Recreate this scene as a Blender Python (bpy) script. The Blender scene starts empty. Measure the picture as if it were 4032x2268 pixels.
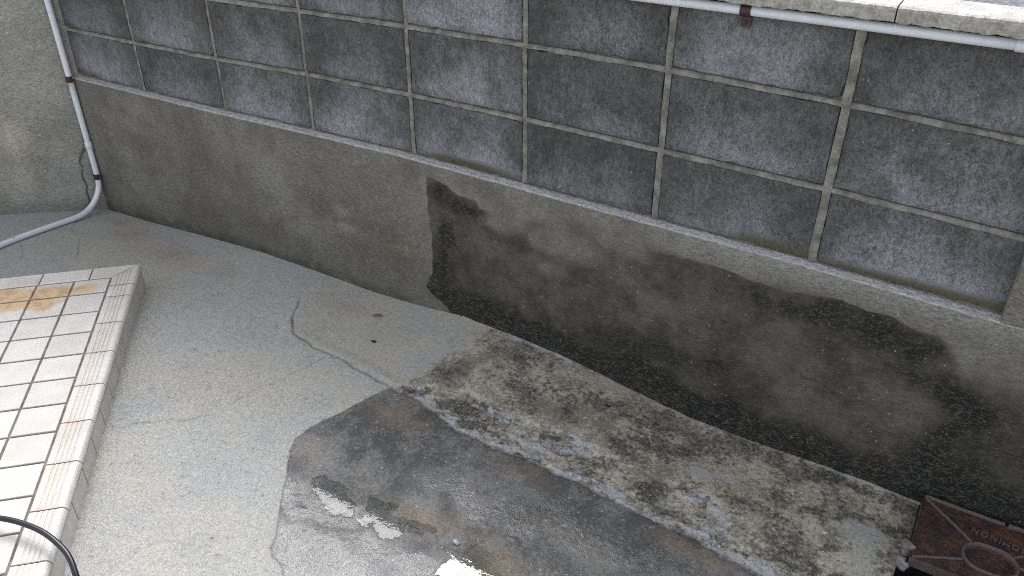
import bpy, math, random
import numpy as np
from mathutils import Vector, Matrix

sc = bpy.context.scene
R = math.radians

# ------------------------------------------------------------------ camera
cam_d = bpy.data.cameras.new('camera')
cam = bpy.data.objects.new('camera', cam_d)
sc.collection.objects.link(cam)
right = Vector((0.85503, 0.51857, -0.0019)); down = Vector((0.27178, -0.45122, -0.85002)); fwd = Vector((-0.44166, 0.72628, -0.52674))
up = -down
m = Matrix(((right.x, up.x, -fwd.x), (right.y, up.y, -fwd.y), (right.z, up.z, -fwd.z)))
cam.matrix_world = Matrix.Translation((3.094, -1.869, 1.533)) @ m.to_4x4()
cam_d.sensor_width = 36.0
cam_d.lens = 29.49
cam_d.clip_start = 0.02
cam_d.clip_end = 400.0
sc.camera = cam

# ------------------------------------------------------------------ sky and sun
SUN_AZ, SUN_EL = 127.0, 49.0          # degrees, counter-clockwise from +x
w = bpy.data.worlds.new('World'); sc.world = w; w.use_nodes = True
wn = w.node_tree.nodes; wl = w.node_tree.links
wn.clear()
sky = wn.new('ShaderNodeTexSky'); sky.sky_type = 'NISHITA'; sky.sun_disc = False
sky.sun_elevation = R(SUN_EL); sky.sun_rotation = R(90.0 - SUN_AZ)
sky.air_density = 1.0; sky.dust_density = 3.5; sky.ozone_density = 1.0
hs = wn.new('ShaderNodeHueSaturation'); hs.inputs['Saturation'].default_value = 0.28
bg = wn.new('ShaderNodeBackground'); bg.inputs['Strength'].default_value = 0.15
wo = wn.new('ShaderNodeOutputWorld')
wl.new(sky.outputs[0], hs.inputs['Color']); tint = wn.new('ShaderNodeMix'); tint.data_type = 'RGBA'; tint.blend_type = 'MULTIPLY'; tint.inputs[0].default_value = 1.0
tint.inputs[7].default_value = (0.975, 1.0, 1.05, 1)      # even grey overcast veil
wl.new(hs.outputs[0], tint.inputs[6]); wl.new(tint.outputs[2], bg.inputs['Color']); wl.new(bg.outputs[0], wo.inputs['Surface'])
sun_d = bpy.data.lights.new('sun', 'SUN'); sun_d.energy = 0.65; sun_d.angle = R(32); sun_d.color = (1.0, 0.995, 0.985)
sun = bpy.data.objects.new('sun', sun_d); sc.collection.objects.link(sun)
sdir = Vector((math.cos(R(SUN_AZ)) * math.cos(R(SUN_EL)), math.sin(R(SUN_AZ)) * math.cos(R(SUN_EL)), math.sin(R(SUN_EL))))
sun.rotation_euler = sdir.to_track_quat('Z', 'Y').to_euler(); sun.location = sdir * 8
sc.view_settings.view_transform = 'Standard'
sc.view_settings.look = 'None'
sc.view_settings.gamma = 1.0
sc.view_settings.use_curve_mapping = False
sc.view_settings.exposure = 1.25
sc.render.engine = 'CYCLES'
sc.cycles.use_denoising = False
sc.cycles.filter_width = 0.95
sc.cycles.max_bounces = 4
sc.cycles.diffuse_bounces = 2
sc.cycles.glossy_bounces = 2

# ------------------------------------------------------------------ numpy noise and shapes
def h32(a, b, seed):
    a = a.astype(np.int64); b = b.astype(np.int64)
    v = (a * 374761393 + b * 668265263 + seed * 2246822519) & 0xFFFFFFFF
    v = ((v ^ (v >> 13)) * 1274126177) & 0xFFFFFFFF
    v = ((v ^ (v >> 16)) * 2654435761) & 0xFFFFFFFF
    return ((v ^ (v >> 15)) & 0xFFFFFF) / float(0xFFFFFF)
def vn(x, y, f, seed=1):
    x = x * f + 1000.3; y = y * f + 1000.7
    xi = np.floor(x); yi = np.floor(y); u = x - xi; v = y - yi
    u = u * u * (3 - 2 * u); v = v * v * (3 - 2 * v)
    a = h32(xi, yi, seed); b = h32(xi + 1, yi, seed); c = h32(xi, yi + 1, seed); d = h32(xi + 1, yi + 1, seed)
    return (a * (1 - u) + b * u) * (1 - v) + (c * (1 - u) + d * u) * v
def fbm(x, y, f, o=4, seed=1):
    s = 0; a = 0.5; t = 0
    for i in range(o):
        s = s + a * vn(x + 0.37 * i, y - 0.53 * i, f, seed + 7 * i); t += a; a *= 0.55; f *= 2.03
    return s / t
def worley(x, y, f, seed=1):
    x = x * f + 500; y = y * f + 500
    xi = np.floor(x); yi = np.floor(y)
    d1 = np.full(x.shape, 9.0); d2 = np.full(x.shape, 9.0); idv = np.zeros(x.shape)
    for i in (-1, 0, 1):
        for j in (-1, 0, 1):
            cx = xi + i + h32(xi + i, yi + j, seed); cy = yi + j + h32(xi + i, yi + j, seed + 3)
            d = np.hypot(x - cx, y - cy); hv = h32(xi + i, yi + j, seed + 9)
            n = d < d1
            d2 = np.where(n, d1, np.minimum(d2, d)); idv = np.where(n, hv, idv); d1 = np.where(n, d, d1)
    return d1, d2, idv
def ss(a, b, x):
    t = np.clip((x - a) / (b - a), 0, 1); return t * t * (3 - 2 * t)
def pdist(x, y, pts):
    best = np.full(x.shape, 1e9)
    for (ax, ay), (bx, by) in zip(pts[:-1], pts[1:]):
        dx, dy = bx - ax, by - ay; L = dx * dx + dy * dy + 1e-12
        t = np.clip(((x - ax) * dx + (y - ay) * dy) / L, 0, 1)
        best = np.minimum(best, np.hypot(x - ax - t * dx, y - ay - t * dy))
    return best
def psd(x, y, pts):                       # signed distance to a polygon, negative inside
    d = pdist(x, y, list(pts) + [pts[0]]); ins = np.zeros(x.shape, bool)
    n = len(pts)
    for i in range(n):
        ax, ay = pts[i]; bx, by = pts[(i + 1) % n]
        c = (ay > y) != (by > y)
        ins ^= c & (x < (bx - ax) * (y - ay) / (by - ay + 1e-12) + ax)
    return np.where(ins, -d, d)
def blobs(x, y, lst):
    s = np.zeros(x.shape)
    for cx, cy, rx, ry, a in lst:
        s = np.maximum(s, a * np.exp(-(((x - cx) / rx) ** 2 + ((y - cy) / ry) ** 2)))
    return s

# ------------------------------------------------------------------ object helpers
def link(o, parent=None):
    sc.collection.objects.link(o)
    if parent is not None: o.parent = parent
    return o
def tag(o, label=None, cat=None, group=None, kind=None):
    if label: o['label'] = label
    if cat: o['category'] = cat
    if group: o['group'] = group
    if kind: o['kind'] = kind
    return o
def empty(name, loc=(0, 0, 0)):
    o = bpy.data.objects.new(name, None); o.location = loc; o.empty_display_size = 0.05
    return link(o)
def mesh(name, verts, faces, mat, parent=None, smooth=False, loc=None):
    me = bpy.data.meshes.new(name)
    me.from_pydata([tuple(map(float, v)) for v in verts], [], faces)
    me.materials.append(mat); me.update()
    if smooth: me.polygons.foreach_set('use_smooth', [True] * len(me.polygons))
    o = bpy.data.objects.new(name, me)
    if loc is not None: o.location = loc
    return link(o, parent)
def grid(name, P, mat, attrs=None, keep=None, parent=None, smooth=True):
    """P: (ny, nx, 3) vertex positions -> one quad sheet"""
    ny, nx = P.shape[:2]
    idx = np.arange(nx * ny).reshape(ny, nx)
    q = np.stack([idx[:-1, :-1], idx[:-1, 1:], idx[1:, 1:], idx[1:, :-1]], -1).reshape(-1, 4)
    if keep is not None: q = q[keep.reshape(-1)]
    me = bpy.data.meshes.new(name)
    me.vertices.add(nx * ny); me.vertices.foreach_set('co', P.reshape(-1).astype(np.float32))
    n = len(q); me.loops.add(n * 4); me.loops.foreach_set('vertex_index', q.reshape(-1).astype(np.int32))
    me.polygons.add(n); me.polygons.foreach_set('loop_start', np.arange(0, n * 4, 4, dtype=np.int32))
    me.polygons.foreach_set('loop_total', np.full(n, 4, dtype=np.int32))
    me.polygons.foreach_set('use_smooth', np.full(n, smooth, dtype=bool))
    me.update(calc_edges=True)
    for k, v in (attrs or {}).items():
        a = me.attributes.new(k, 'FLOAT', 'POINT'); a.data.foreach_set('value', np.clip(v, 0, 1).reshape(-1).astype(np.float32))
    me.materials.append(mat)
    return link(bpy.data.objects.new(name, me), parent)
def box_vf(x0, x1, y0, y1, z0, z1):
    v = [(x0, y0, z0), (x1, y0, z0), (x1, y1, z0), (x0, y1, z0), (x0, y0, z1), (x1, y0, z1), (x1, y1, z1), (x0, y1, z1)]
    return v, [(0, 3, 2, 1), (4, 5, 6, 7), (0, 1, 5, 4), (1, 2, 6, 5), (2, 3, 7, 6), (3, 0, 4, 7)]
def smooth_path(pts, n=8):
    P = [Vector(p) for p in pts]; out = []
    for i in range(len(P) - 1):
        a = P[max(i - 1, 0)]; b = P[i]; c = P[i + 1]; d = P[min(i + 2, len(P) - 1)]
        for k in range(n):
            t = k / n
            out.append(0.5 * ((2 * b) + (c - a) * t + (2 * a - 5 * b + 4 * c - d) * t * t + (3 * b - a - 3 * c + d) * t ** 3))
    out.append(P[-1]); return out
def tube_vf(pts, r, seg=20, cap=True, prof=None):
    pts = [Vector(p) for p in pts]; V = []; F = []; nrm = None
    for i, p in enumerate(pts):
        t = (pts[min(i + 1, len(pts) - 1)] - pts[max(i - 1, 0)]).normalized()
        if nrm is None: nrm = t.orthogonal().normalized()
        nrm = (nrm - t * nrm.dot(t)).normalized(); b = t.cross(nrm)
        rr = prof[i] if prof else r
        for k in range(seg):
            a = 2 * math.pi * k / seg; V.append(p + (nrm * math.cos(a) + b * math.sin(a)) * rr)
    for i in range(len(pts) - 1):
        for k in range(seg):
            k2 = (k + 1) % seg; F.append((i * seg + k, i * seg + k2, (i + 1) * seg + k2, (i + 1) * seg + k))
    if cap:
        F.append(tuple(range(seg))[::-1]); F.append(tuple(range((len(pts) - 1) * seg, len(pts) * seg)))
    return V, F
def tube(name, pts, r, mat, parent=None, seg=20, prof=None):
    V, F = tube_vf(pts, r, seg, True, prof)
    return mesh(name, V, F, mat, parent, smooth=True)

# ------------------------------------------------------------------ material helpers
class NT:
    def __init__(s, name):
        s.m = bpy.data.materials.new(name); s.m.use_nodes = True
        s.t = s.m.node_tree; s.n = s.t.nodes; s.l = s.t.links
        s.b = s.n['Principled BSDF']; s.out = s.n['Material Output']
        s._pos = None
    def set(s, sock, v):
        if hasattr(v, 'is_linked') or isinstance(v, bpy.types.NodeSocket): s.l.new(v, sock)
        elif isinstance(v, (tuple, list)) and len(v) == 3 and sock.type == 'RGBA': sock.default_value = (*v, 1)
        else: sock.default_value = v
    def pos(s):
        if s._pos is None: s._pos = s.n.new('ShaderNodeNewGeometry').outputs['Position']
        return s._pos
    def obj(s): return s.n.new('ShaderNodeTexCoord').outputs['Object']
    def scaled(s, v, sc_):
        n = s.n.new('ShaderNodeVectorMath'); n.operation = 'MULTIPLY'; s.set(n.inputs[0], v); n.inputs[1].default_value = sc_; return n.outputs[0]
    def noise(s, scale, detail=3, rough=0.55, vec=None, dist=0.0, off=0.0):
        n = s.n.new('ShaderNodeTexNoise'); v = vec if vec is not None else s.pos()
        if off:
            a = s.n.new('ShaderNodeVectorMath'); a.operation = 'ADD'; s.l.new(v, a.inputs[0]); a.inputs[1].default_value = (off, off * 1.7, off * .6); v = a.outputs[0]
        s.l.new(v, n.inputs['Vector']); n.inputs['Scale'].default_value = scale; n.inputs['Detail'].default_value = detail
        n.inputs['Roughness'].default_value = rough; n.inputs['Distortion'].default_value = dist
        return n.outputs['Fac']
    def vor(s, scale, out='Color', vec=None, feature='F1'):
        n = s.n.new('ShaderNodeTexVoronoi'); n.feature = feature; s.l.new(vec if vec is not None else s.pos(), n.inputs['Vector']); n.inputs['Scale'].default_value = scale
        return n.outputs[out]
    def ramp(s, f, a, b, c=0.0, d=1.0):
        n = s.n.new('ShaderNodeMapRange'); n.interpolation_type = 'SMOOTHSTEP'; s.set(n.inputs['Value'], f)
        n.inputs['From Min'].default_value = a; n.inputs['From Max'].default_value = b; n.inputs['To Min'].default_value = c; n.inputs['To Max'].default_value = d
        return n.outputs[0]
    def lin(s, f, a, b, c=0.0, d=1.0):
        n = s.n.new('ShaderNodeMapRange'); s.set(n.inputs['Value'], f)
        n.inputs['From Min'].default_value = a; n.inputs['From Max'].default_value = b; n.inputs['To Min'].default_value = c; n.inputs['To Max'].default_value = d
        return n.outputs[0]
    def mth(s, op, a, b=0.0, clamp=False):
        n = s.n.new('ShaderNodeMath'); n.operation = op; n.use_clamp = clamp; s.set(n.inputs[0], a); s.set(n.inputs[1], b); return n.outputs[0]
    def mul(s, a, b): return s.mth('MULTIPLY', a, b)
    def add(s, a, b): return s.mth('ADD', a, b)
    def mix(s, f, a, b, blend='MIX'):
        n = s.n.new('ShaderNodeMix'); n.data_type = 'RGBA'; n.blend_type = blend; n.clamp_factor = True
        s.set(n.inputs[0], f); s.set(n.inputs[6], a); s.set(n.inputs[7], b); return n.outputs[2]
    def scale_col(s, col, f):
        n = s.n.new('ShaderNodeVectorMath'); n.operation = 'SCALE'; s.set(n.inputs[0], col); s.set(n.inputs[3], f); return n.outputs[0]
    def attr(s, name):
        n = s.n.new('ShaderNodeAttribute'); n.attribute_name = name; return n.outputs['Fac']
    def rnd(s): return s.n.new('ShaderNodeObjectInfo').outputs['Random']
    def sep(s, v, i):
        n = s.n.new('ShaderNodeSeparateXYZ'); s.l.new(v, n.inputs[0]); return n.outputs[i]
    def bump(s, h, dist=0.002, strength=1.0, nrm=None):
        n = s.n.new('ShaderNodeBump'); n.inputs['Distance'].default_value = dist; n.inputs['Strength'].default_value = strength
        s.l.new(h, n.inputs['Height'])
        if nrm is not None: s.l.new(nrm, n.inputs['Normal'])
        s.l.new(n.outputs[0], s.b.inputs['Normal']); return n.outputs[0]
    def done(s, col=None, rough=None, spec=None):
        if col is not None: s.set(s.b.inputs['Base Color'], col)
        if rough is not None: s.set(s.b.inputs['Roughness'], rough)
        if spec is not None: s.set(s.b.inputs['Specular IOR Level'], spec)
        return s.m
def grain(t, f1=150, f2=62, lo=0.5, hi=1.5, vec=None):
    """sandy speckle, a brightness factor around 1"""
    a = t.noise(f1, 2, .75, vec); b = t.noise(f2, 2, .6, vec, off=2.2)
    g = t.add(t.mul(a, .62), t.mul(b, .38))
    return t.lin(g, .36, .64, lo, hi), g
def specks(t, scale, thr, vec=None):
    n = t.n.new('ShaderNodeTexVoronoi'); t.l.new(vec if vec is not None else t.pos(), n.inputs['Vector']); n.inputs['Scale'].default_value = scale
    return t.mul(t.ramp(n.outputs['Distance'], .32, .18), t.ramp(t.sep(n.outputs['Color'], 0), thr, thr + .01))

def mat_floor():
    t = NT('weathered_yard_concrete')
    big = t.noise(2.3, 4, .55, off=3); mid = t.noise(9, 4, .62, off=1); fine = t.noise(38, 4, .7)
    g, gh = grain(t, 250, 105, .72, 1.28)
    sp = t.add(t.mul(t.add(fine, -.5), .8), t.mul(t.add(gh, -.5), 1.8))      # stipple that breaks every stain edge
    col = t.mix(t.ramp(big, .35, .68), (.392, .385, .358), (.415, .394, .340))
    col = t.mix(t.mul(t.attr('warm'), .8), col, (.395, .355, .268))
    col = t.mix(t.mul(t.ramp(mid, .50, .75), .35), col, (.288, .290, .286))
    col = t.mix(t.mul(t.ramp(t.noise(3.6, 4, .6, off=13), .48, .66), .5), col, (.330, .333, .330))
    col = t.mix(t.mul(t.attr('rust'), .65), col, (.27, .195, .11))
    gr = t.attr('grime'); st = t.attr('strip')
    low = t.mix(t.ramp(t.add(mid, t.mul(sp, .35)), .38, .62), (.074, .073, .070), (.172, .166, .152))
    low = t.mix(t.mul(t.attr('rust'), .8), low, (.235, .160, .080))
    upc = t.mix(t.ramp(t.add(mid, t.mul(sp, .45)), .34, .60), (.235, .205, .152), (.50, .44, .34))
    dirty = t.mix(st, low, upc)
    col = t.mix(t.ramp(t.add(gr, t.mul(sp, .35)), .3, .7), col, dirty)
    col = t.mix(t.mul(t.attr('pale'), .9), col, (.345, .340, .305))
    mo = t.ramp(t.add(t.mul(t.attr('moss_shade'), .85), t.add(sp, t.mul(t.add(t.noise(85, 4, .75, off=7), -.5), 2.0))), .12, .64)
    col = t.mix(t.mul(mo, .92), col, t.mix(t.ramp(gh, .47, .62), (.026, .025, .018), (.15, .138, .10)))
    col = t.mix(t.ramp(t.add(t.attr('chalk'), t.mul(sp, .9)), .2, .7), col, (.40, .40, .39))
    ck = t.attr('crack')
    col = t.mix(t.mul(ck, .85), col, (.040, .038, .034))
    wet = t.attr('wet')
    col = t.scale_col(col, g)
    col = t.scale_col(col, t.lin(wet, 0, 1, 1.0, .70))
    col = t.mix(t.mul(specks(t, 125, .965), .5), col, (.68, .68, .66))
    rough = t.lin(t.add(wet, t.mul(t.add(mid, -.5), .5)), .0, 1.0, .92, .30)
    n = t.n.new('ShaderNodeBump'); n.inputs['Distance'].default_value = .004
    t.set(n.inputs['Strength'], t.lin(wet, 0, 1, .8, .45)); t.l.new(gh, n.inputs['Height']); t.l.new(n.outputs[0], t.b.inputs['Normal'])
    return t.done(col, rough, t.lin(wet, 0, 1, .3, .85))
def mat_plinth():
    t = NT('brushed_cement_render')
    v = t.scaled(t.pos(), (.62, 1, 1.25))
    g, gh = grain(t, 230, 95, .55, 1.45, v)
    mid = t.noise(7, 4, .62, off=2); fine = t.noise(30, 4, .7, off=4); big = t.noise(1.9, 4, .5, off=6)
    sp = t.add(t.mul(t.add(t.noise(15, 6, .78, off=4, vec=t.scaled(t.pos(), (1, 1, .6))), -.5), .9), t.mul(t.add(gh, -.5), 1.7))
    col = t.mix(t.ramp(big, .3, .7), (.182, .168, .140), (.248, .232, .198))
    col = t.mix(t.mul(t.ramp(t.add(mid, t.mul(sp, .3)), .42, .70), .7), col, (.124, .111, .088))
    col = t.mix(t.mul(t.attr('low_tone'), .75), col, (.104, .093, .073))
    col = t.mix(t.mul(t.attr('rust'), .4), col, (.30, .205, .12))
    col = t.mix(t.mul(t.attr('pale'), .8), col, (.385, .370, .320))
    gm = t.attr('grime')
    gn = t.ramp(t.add(t.attr('dark'), sp), .0, 1.0)
    wash = t.mix(t.ramp(t.add(t.mul(mid, .7), t.mul(fine, .3)), .36, .64), (.058, .051, .040), (.142, .126, .096))
    dirty = t.mix(gn, wash, t.mix(t.ramp(gh, .46, .60), (.008, .008, .007), (.066, .060, .046)))
    col = t.mix(t.ramp(t.add(gm, t.mul(sp, .35)), .2, .8), col, dirty)
    col = t.mix(t.attr('ledge'), col, (.50, .488, .455))  # skylight on the ledge top painted in as a paler colour
    col = t.scale_col(col, g)
    col = t.mix(t.mul(specks(t, 120, .972), .5), col, (.60, .60, .56))
    t.bump(gh, .006, 1.0)
    return t.done(col, t.lin(gm, 0, 1, .9, .70), .35)
def mat_render_wall():
    t = NT('cement_rendered_wall')
    v = t.scaled(t.pos(), (.6, .6, 1.3))
    g, gh = grain(t, 230, 95, .62, 1.38, v)
    big = t.noise(2.6, 4, .6, off=8); mid = t.noise(9, 4, .65)
    col = t.mix(t.ramp(big, .35, .65), (.255, .244, .210), (.365, .348, .302))
    col = t.mix(t.mul(t.attr('pale'), .8), col, (.56, .50, .38))
    col = t.mix(t.mul(t.attr('corner_shade_base'), .7), col, (.165, .165, .130))
    col = t.mix(t.mul(t.ramp(mid, .5, .7), .3), col, (.22, .21, .175))
    col = t.scale_col(col, g)
    col = t.mix(t.attr('crack'), col, (.022, .020, .017))
    col = t.mix(t.mul(specks(t, 80, .95), .6), col, (.68, .68, .62))
    t.bump(gh, .005, .9)
    return t.done(col, .92, .3)
def mat_block():
    t = NT('aged_concrete_block')
    ob = t.obj(); r = t.rnd(); z = t.sep(ob, 2)
    v = t.scaled(t.pos(), (1.1, 1, .72))
    g, gh = grain(t, 240, 110, .52, 1.48, v)
    n1 = t.noise(4.2, 3, .55, off=2); n2 = t.noise(17, 4, .7, off=5); lowf = t.noise(1.6, 2, .5, off=9)
    sp = t.mul(t.add(gh, -.5), 1.6)
    # bluish lime bloom low and central on each block, damp dark margins left round it
    ax = t.mth('ABSOLUTE', t.sep(ob, 0))
    e = t.add(t.lin(z, .02, .19, .78, .12), t.mul(t.add(n1, -.5), 1.7))
    e = t.add(t.add(e, t.mul(t.add(n2, -.5), .4)), t.mul(t.add(r, -.5), .45))
    e = t.add(t.add(e, t.mul(sp, .18)), t.lin(ax, .10, .195, .08, -.42))
    e = t.add(e, t.lin(z, .0, .025, -.35, .0))
    bl = t.ramp(e, .05, 1.35)
    dk = t.mix(t.ramp(n2, .35, .65), (.084, .081, .077), (.128, .124, .117))
    col = t.mix(bl, dk, (.318, .323, .338))
    col = t.scale_col(col, t.lin(r, 0, 1, .90, 1.08))
    run = t.mul(t.ramp(t.noise(26, 3, .6, t.scaled(t.pos(), (1, 1, .07)), off=3), .54, .66), t.ramp(t.noise(3, 2, off=15), .48, .62))
    col = t.mix(t.mul(run, .38), col, (.070, .064, .054))
    col = t.mix(t.mul(t.ramp(t.add(n1, t.mul(n2, .4)), .72, .92), .7), col, (.070, .064, .053))
    ms = t.mul(t.mul(t.ramp(z, .06, .004), t.ramp(lowf, .40, .60)), t.ramp(t.sep(t.pos(), 2), .62, .56))
    col = t.mix(t.ramp(t.add(ms, t.mul(sp, .6)), .3, .9), col, (.100, .088, .050))
    col = t.scale_col(col, g)
    col = t.mix(t.mul(specks(t, 110, .982), .5), col, (.5, .5, .5))
    t.bump(gh, .007, 1.0)
    return t.done(col, .9, .35)
def mat_plain(name, c1, c2, scale=20, rough=.8, gl=.75, gh_=1.25, bump=.0015, f1=240, spec=.4):
    t = NT(name)
    g, gh = grain(t, f1 * .62, 60, gl, gh_)
    col = t.scale_col(t.mix(t.ramp(t.noise(scale, 4, .6), .35, .65), c1, c2), g)
    t.bump(gh, bump, .8)
    return t.done(col, rough, spec)
def mat_tile():
    t = NT('speckled_porcelain_tile')
    ob = t.obj()
    n = t.noise(14, 4, .6); f = t.noise(45, 4, .6)
    col = t.mix(t.ramp(n, .35, .7), (.55, .518, .468), (.62, .588, .538))
    col = t.mix(t.mul(t.ramp(t.noise(520, 2, .6), .56, .68), .38), col, (.36, .34, .33))
    st = t.ramp(t.add(t.attr('rust'), t.mul(t.add(f, -.5), .55)), .25, .95)
    col = t.scale_col(col, t.lin(t.rnd(), 0, 1, .93, 1.05))
    col = t.mix(t.mul(st, .8), col, t.mix(t.ramp(t.noise(30, 4, .7, off=4), .4, .65), (.58, .38, .17), (.40, .22, .085)))
    col = t.mix(t.mul(t.attr('edge'), .5), col, (.40, .27, .16))
    t.bump(t.noise(260, 2, .6), .0006, .6)
    return t.done(col, t.lin(t.noise(60, 3), .3, .7, .42, .62), .45)
def mat_pvc():
    t = NT('grey_plastic_conduit')
    n = t.noise(25, 4, .6)
    col = t.mix(t.ramp(n, .4, .7), (.76, .775, .79), (.70, .715, .73))
    col = t.mix(t.mul(t.attr('rust'), t.lin(t.noise(60, 3), .3, .7, .5, 1.0)), col, (.42, .31, .17))
    col = t.mix(t.mul(specks(t, 60, .93), .8), col, (.2, .2, .2))
    return t.done(col, .38, .5)
def mat_rust():
    t = NT('rusted_cast_iron')
    n = t.noise(30, 6, .7); f = t.noise(120, 4, .7)
    col = t.mix(t.ramp(n, .35, .65), (.022, .013, .012), (.066, .029, .019))
    col = t.mix(t.mul(t.ramp(t.add(t.mul(n, .6), t.mul(f, .4)), .5, .68), .7), col, (.150, .056, .018))
    col = t.mix(t.mul(t.attr('worn_lit'), .6), col, (.165, .118, .115))
    col = t.scale_col(col, t.lin(t.noise(300, 2, .7), .3, .7, .6, 1.4))
    t.bump(t.add(f, t.mul(t.noise(350, 2, .6), .6)), .004, .9)
    return t.done(col, t.lin(n, .35, .65, .24, .5), .5)
def mat_water():
    t = NT('puddle_water')
    fr = t.n.new('ShaderNodeFresnel'); fr.inputs['IOR'].default_value = 1.33
    gl = t.n.new('ShaderNodeBsdfGlossy'); gl.inputs['Roughness'].default_value = .03
    tr = t.n.new('ShaderNodeBsdfTransparent'); tr.inputs[0].default_value = (.90, .91, .91, 1)
    mx = t.n.new('ShaderNodeMixShader')
    t.l.new(fr.outputs[0], mx.inputs[0]); t.l.new(tr.outputs[0], mx.inputs[1]); t.l.new(gl.outputs[0], mx.inputs[2])
    bp = t.n.new('ShaderNodeBump'); bp.inputs['Distance'].default_value = .0004; bp.inputs['Strength'].default_value = .3
    t.l.new(t.noise(60, 2), bp.inputs['Height']); t.l.new(bp.outputs[0], gl.inputs['Normal'])
    t.l.new(mx.outputs[0], t.out.inputs['Surface'])
    return t.m

M = dict(floor=mat_floor(), plinth=mat_plinth(), wall=mat_render_wall(), block=mat_block(),
         mortar=mat_plain('cement_mortar_joint', (.145, .134, .110), (.275, .260, .222), 26, .9, .75, 1.25, .0018, 260),
         coping=mat_plain('coping_concrete', (.30, .28, .23), (.40, .38, .325), 22, .5, .68, 1.32, .003, 230),
         asphalt=mat_plain('road_asphalt', (.05, .052, .058), (.11, .112, .12), 60, .7, .5, 1.8, .006, 180),
         tile=mat_tile(), pvc=mat_pvc(), rust=mat_rust(), water=mat_water(),
         grout=mat_plain('brown_tile_grout', (.13, .102, .078), (.235, .195, .16), 30, .9, .8, 1.2, .001),
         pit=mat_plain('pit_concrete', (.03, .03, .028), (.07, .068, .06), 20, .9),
         lump=mat_plain('broken_concrete', (.12, .115, .098), (.23, .22, .195), 40, .9, .6, 1.4, .004, 200),
         chip=mat_plain('mortar_chip', (.12, .118, .108), (.27, .268, .255), 30, .8, .7, 1.3, .002, 260))
def mat_simple(name, col, rough, spec=.5):
    t = NT(name); n = t.noise(60, 4, .6)
    return t.done(t.mix(t.ramp(n, .3, .7), col, tuple(c * .7 for c in col)), rough, spec)
M['clip'] = mat_simple('brown_enamel_clip', (.062, .024, .022), .42)
M['hose'] = mat_simple('black_rubber_hose', (.010, .009, .016), .33)
M['leaf'] = mat_simple('dead_leaf', (.16, .125, .05), .8)
M['dark'] = mat_simple('black_debris', (.018, .015, .012), .8)
M['white_stone'] = mat_simple('pale_stone', (.46, .47, .48), .6)

# ------------------------------------------------------------------ site dimensions
PY = -0.022                                        # front of the wall's footing
BX = [-0.08, 0.244, 0.545, 0.883, 1.092, 1.413, 1.617, 1.786, 1.915, 2.13, 2.267, 2.418, 2.562, 2.749, 2.922, 3.056, 3.184]
BZ = [-0.057, -0.043, -0.019, 0.002, 0.002, -0.001, 0.01, 0.028, 0.02, 0.008, -0.01, -0.035, -0.055, -0.059, -0.055, -0.057, -0.064]
def zf(x, y):
    B = np.interp(x, BX, BZ); F = np.interp(x, [2.2, 3.0], [-.006, -.04]); k = np.exp(-np.maximum(0, -y + PY) / .3)
    return k * B + (1 - k) * F
CRACK = [[1.092, -0.022], [1.235, -0.201], [1.283, -0.283], [1.35, -0.348], [1.478, -0.373], [1.595, -0.378], [1.796, -0.41], [1.911, -0.421], [2.059, -0.456], [2.188, -0.458], [2.292, -0.448], [2.412, -0.45], [2.545, -0.448], [2.675, -0.454], [2.797, -0.455], [2.925, -0.467], [3.042, -0.471], [3.6, -.475]]
SPALL_TOP = [[1.803, -0.391], [1.86, -0.35], [1.989, -0.313], [2.089, -0.322], [2.208, -0.324], [2.333, -0.301], [2.386, -0.309], [2.476, -0.299], [2.578, -0.297], [2.687, -0.294], [2.8, -0.318], [2.903, -0.329], [3.003, -0.35], [3.057, -0.383], [3.133, -0.414]]
GR_UP = [[1.849, -0.05], [1.835, -0.098], [1.854, -0.137], [1.852, -0.188], [1.837, -0.225], [1.835, -0.258], [1.834, -0.307], [1.804, -0.388], [1.79, -0.417]]
GR_LO = [[1.772, -0.463], [1.745, -0.553], [1.726, -0.598], [1.702, -0.668], [1.699, -0.711], [1.732, -0.755], [1.774, -0.815], [1.806, -0.862], [1.845, -0.915], [1.882, -0.967], [1.913, -1.014], [1.936, -1.034], [1.978, -1.051], [2.002, -1.066]]
PUD = [[[2.03, -0.777], [2.049, -0.807], [2.051, -0.839], [2.079, -0.837], [2.115, -0.84], [2.136, -0.813], [2.132, -0.793], [2.106, -0.791], [2.082, -0.779], [2.055, -0.781]],
       [[2.13, -0.791], [2.144, -0.804], [2.185, -0.801], [2.197, -0.793], [2.208, -0.772], [2.17, -0.781]],
       [[2.055, -0.784], [2.057, -0.768], [2.083, -0.745], [2.089, -0.753], [2.076, -0.776]],
       [[2.26, -0.794], [2.281, -0.794], [2.3, -0.778], [2.352, -0.764], [2.381, -0.789], [2.402, -0.817], [2.294, -0.888], [2.292, -0.847], [2.295, -0.812], [2.265, -0.808]],
       [[1.857, -0.79], [1.881, -0.816], [1.931, -0.836], [1.959, -0.846], [1.999, -0.837], [1.982, -0.806], [1.945, -0.793], [1.91, -0.783], [1.868, -0.78]]]
PIT = (3.172, 3.54, -0.62, -0.03)                  # x0 x1 y0 y1

# ------------------------------------------------------------------ yard floor
def axis(lo, hi, step, far_lo, far_hi):
    a = list(np.arange(lo, hi + 1e-6, step)); s = step
    left = []; x = lo
    while x > far_lo: s *= 1.7; x -= s; left.append(x)
    s = step; x = a[-1]; rightl = []
    while x < far_hi: s *= 1.7; x += s; rightl.append(x)
    return np.array(left[::-1] + a + rightl)
xs = axis(-.45, 3.60, .0042, -30, 30)
ys = axis(-1.42, -.012, .0042, -30, -.012)
ys = ys[ys < 0.0]
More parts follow.
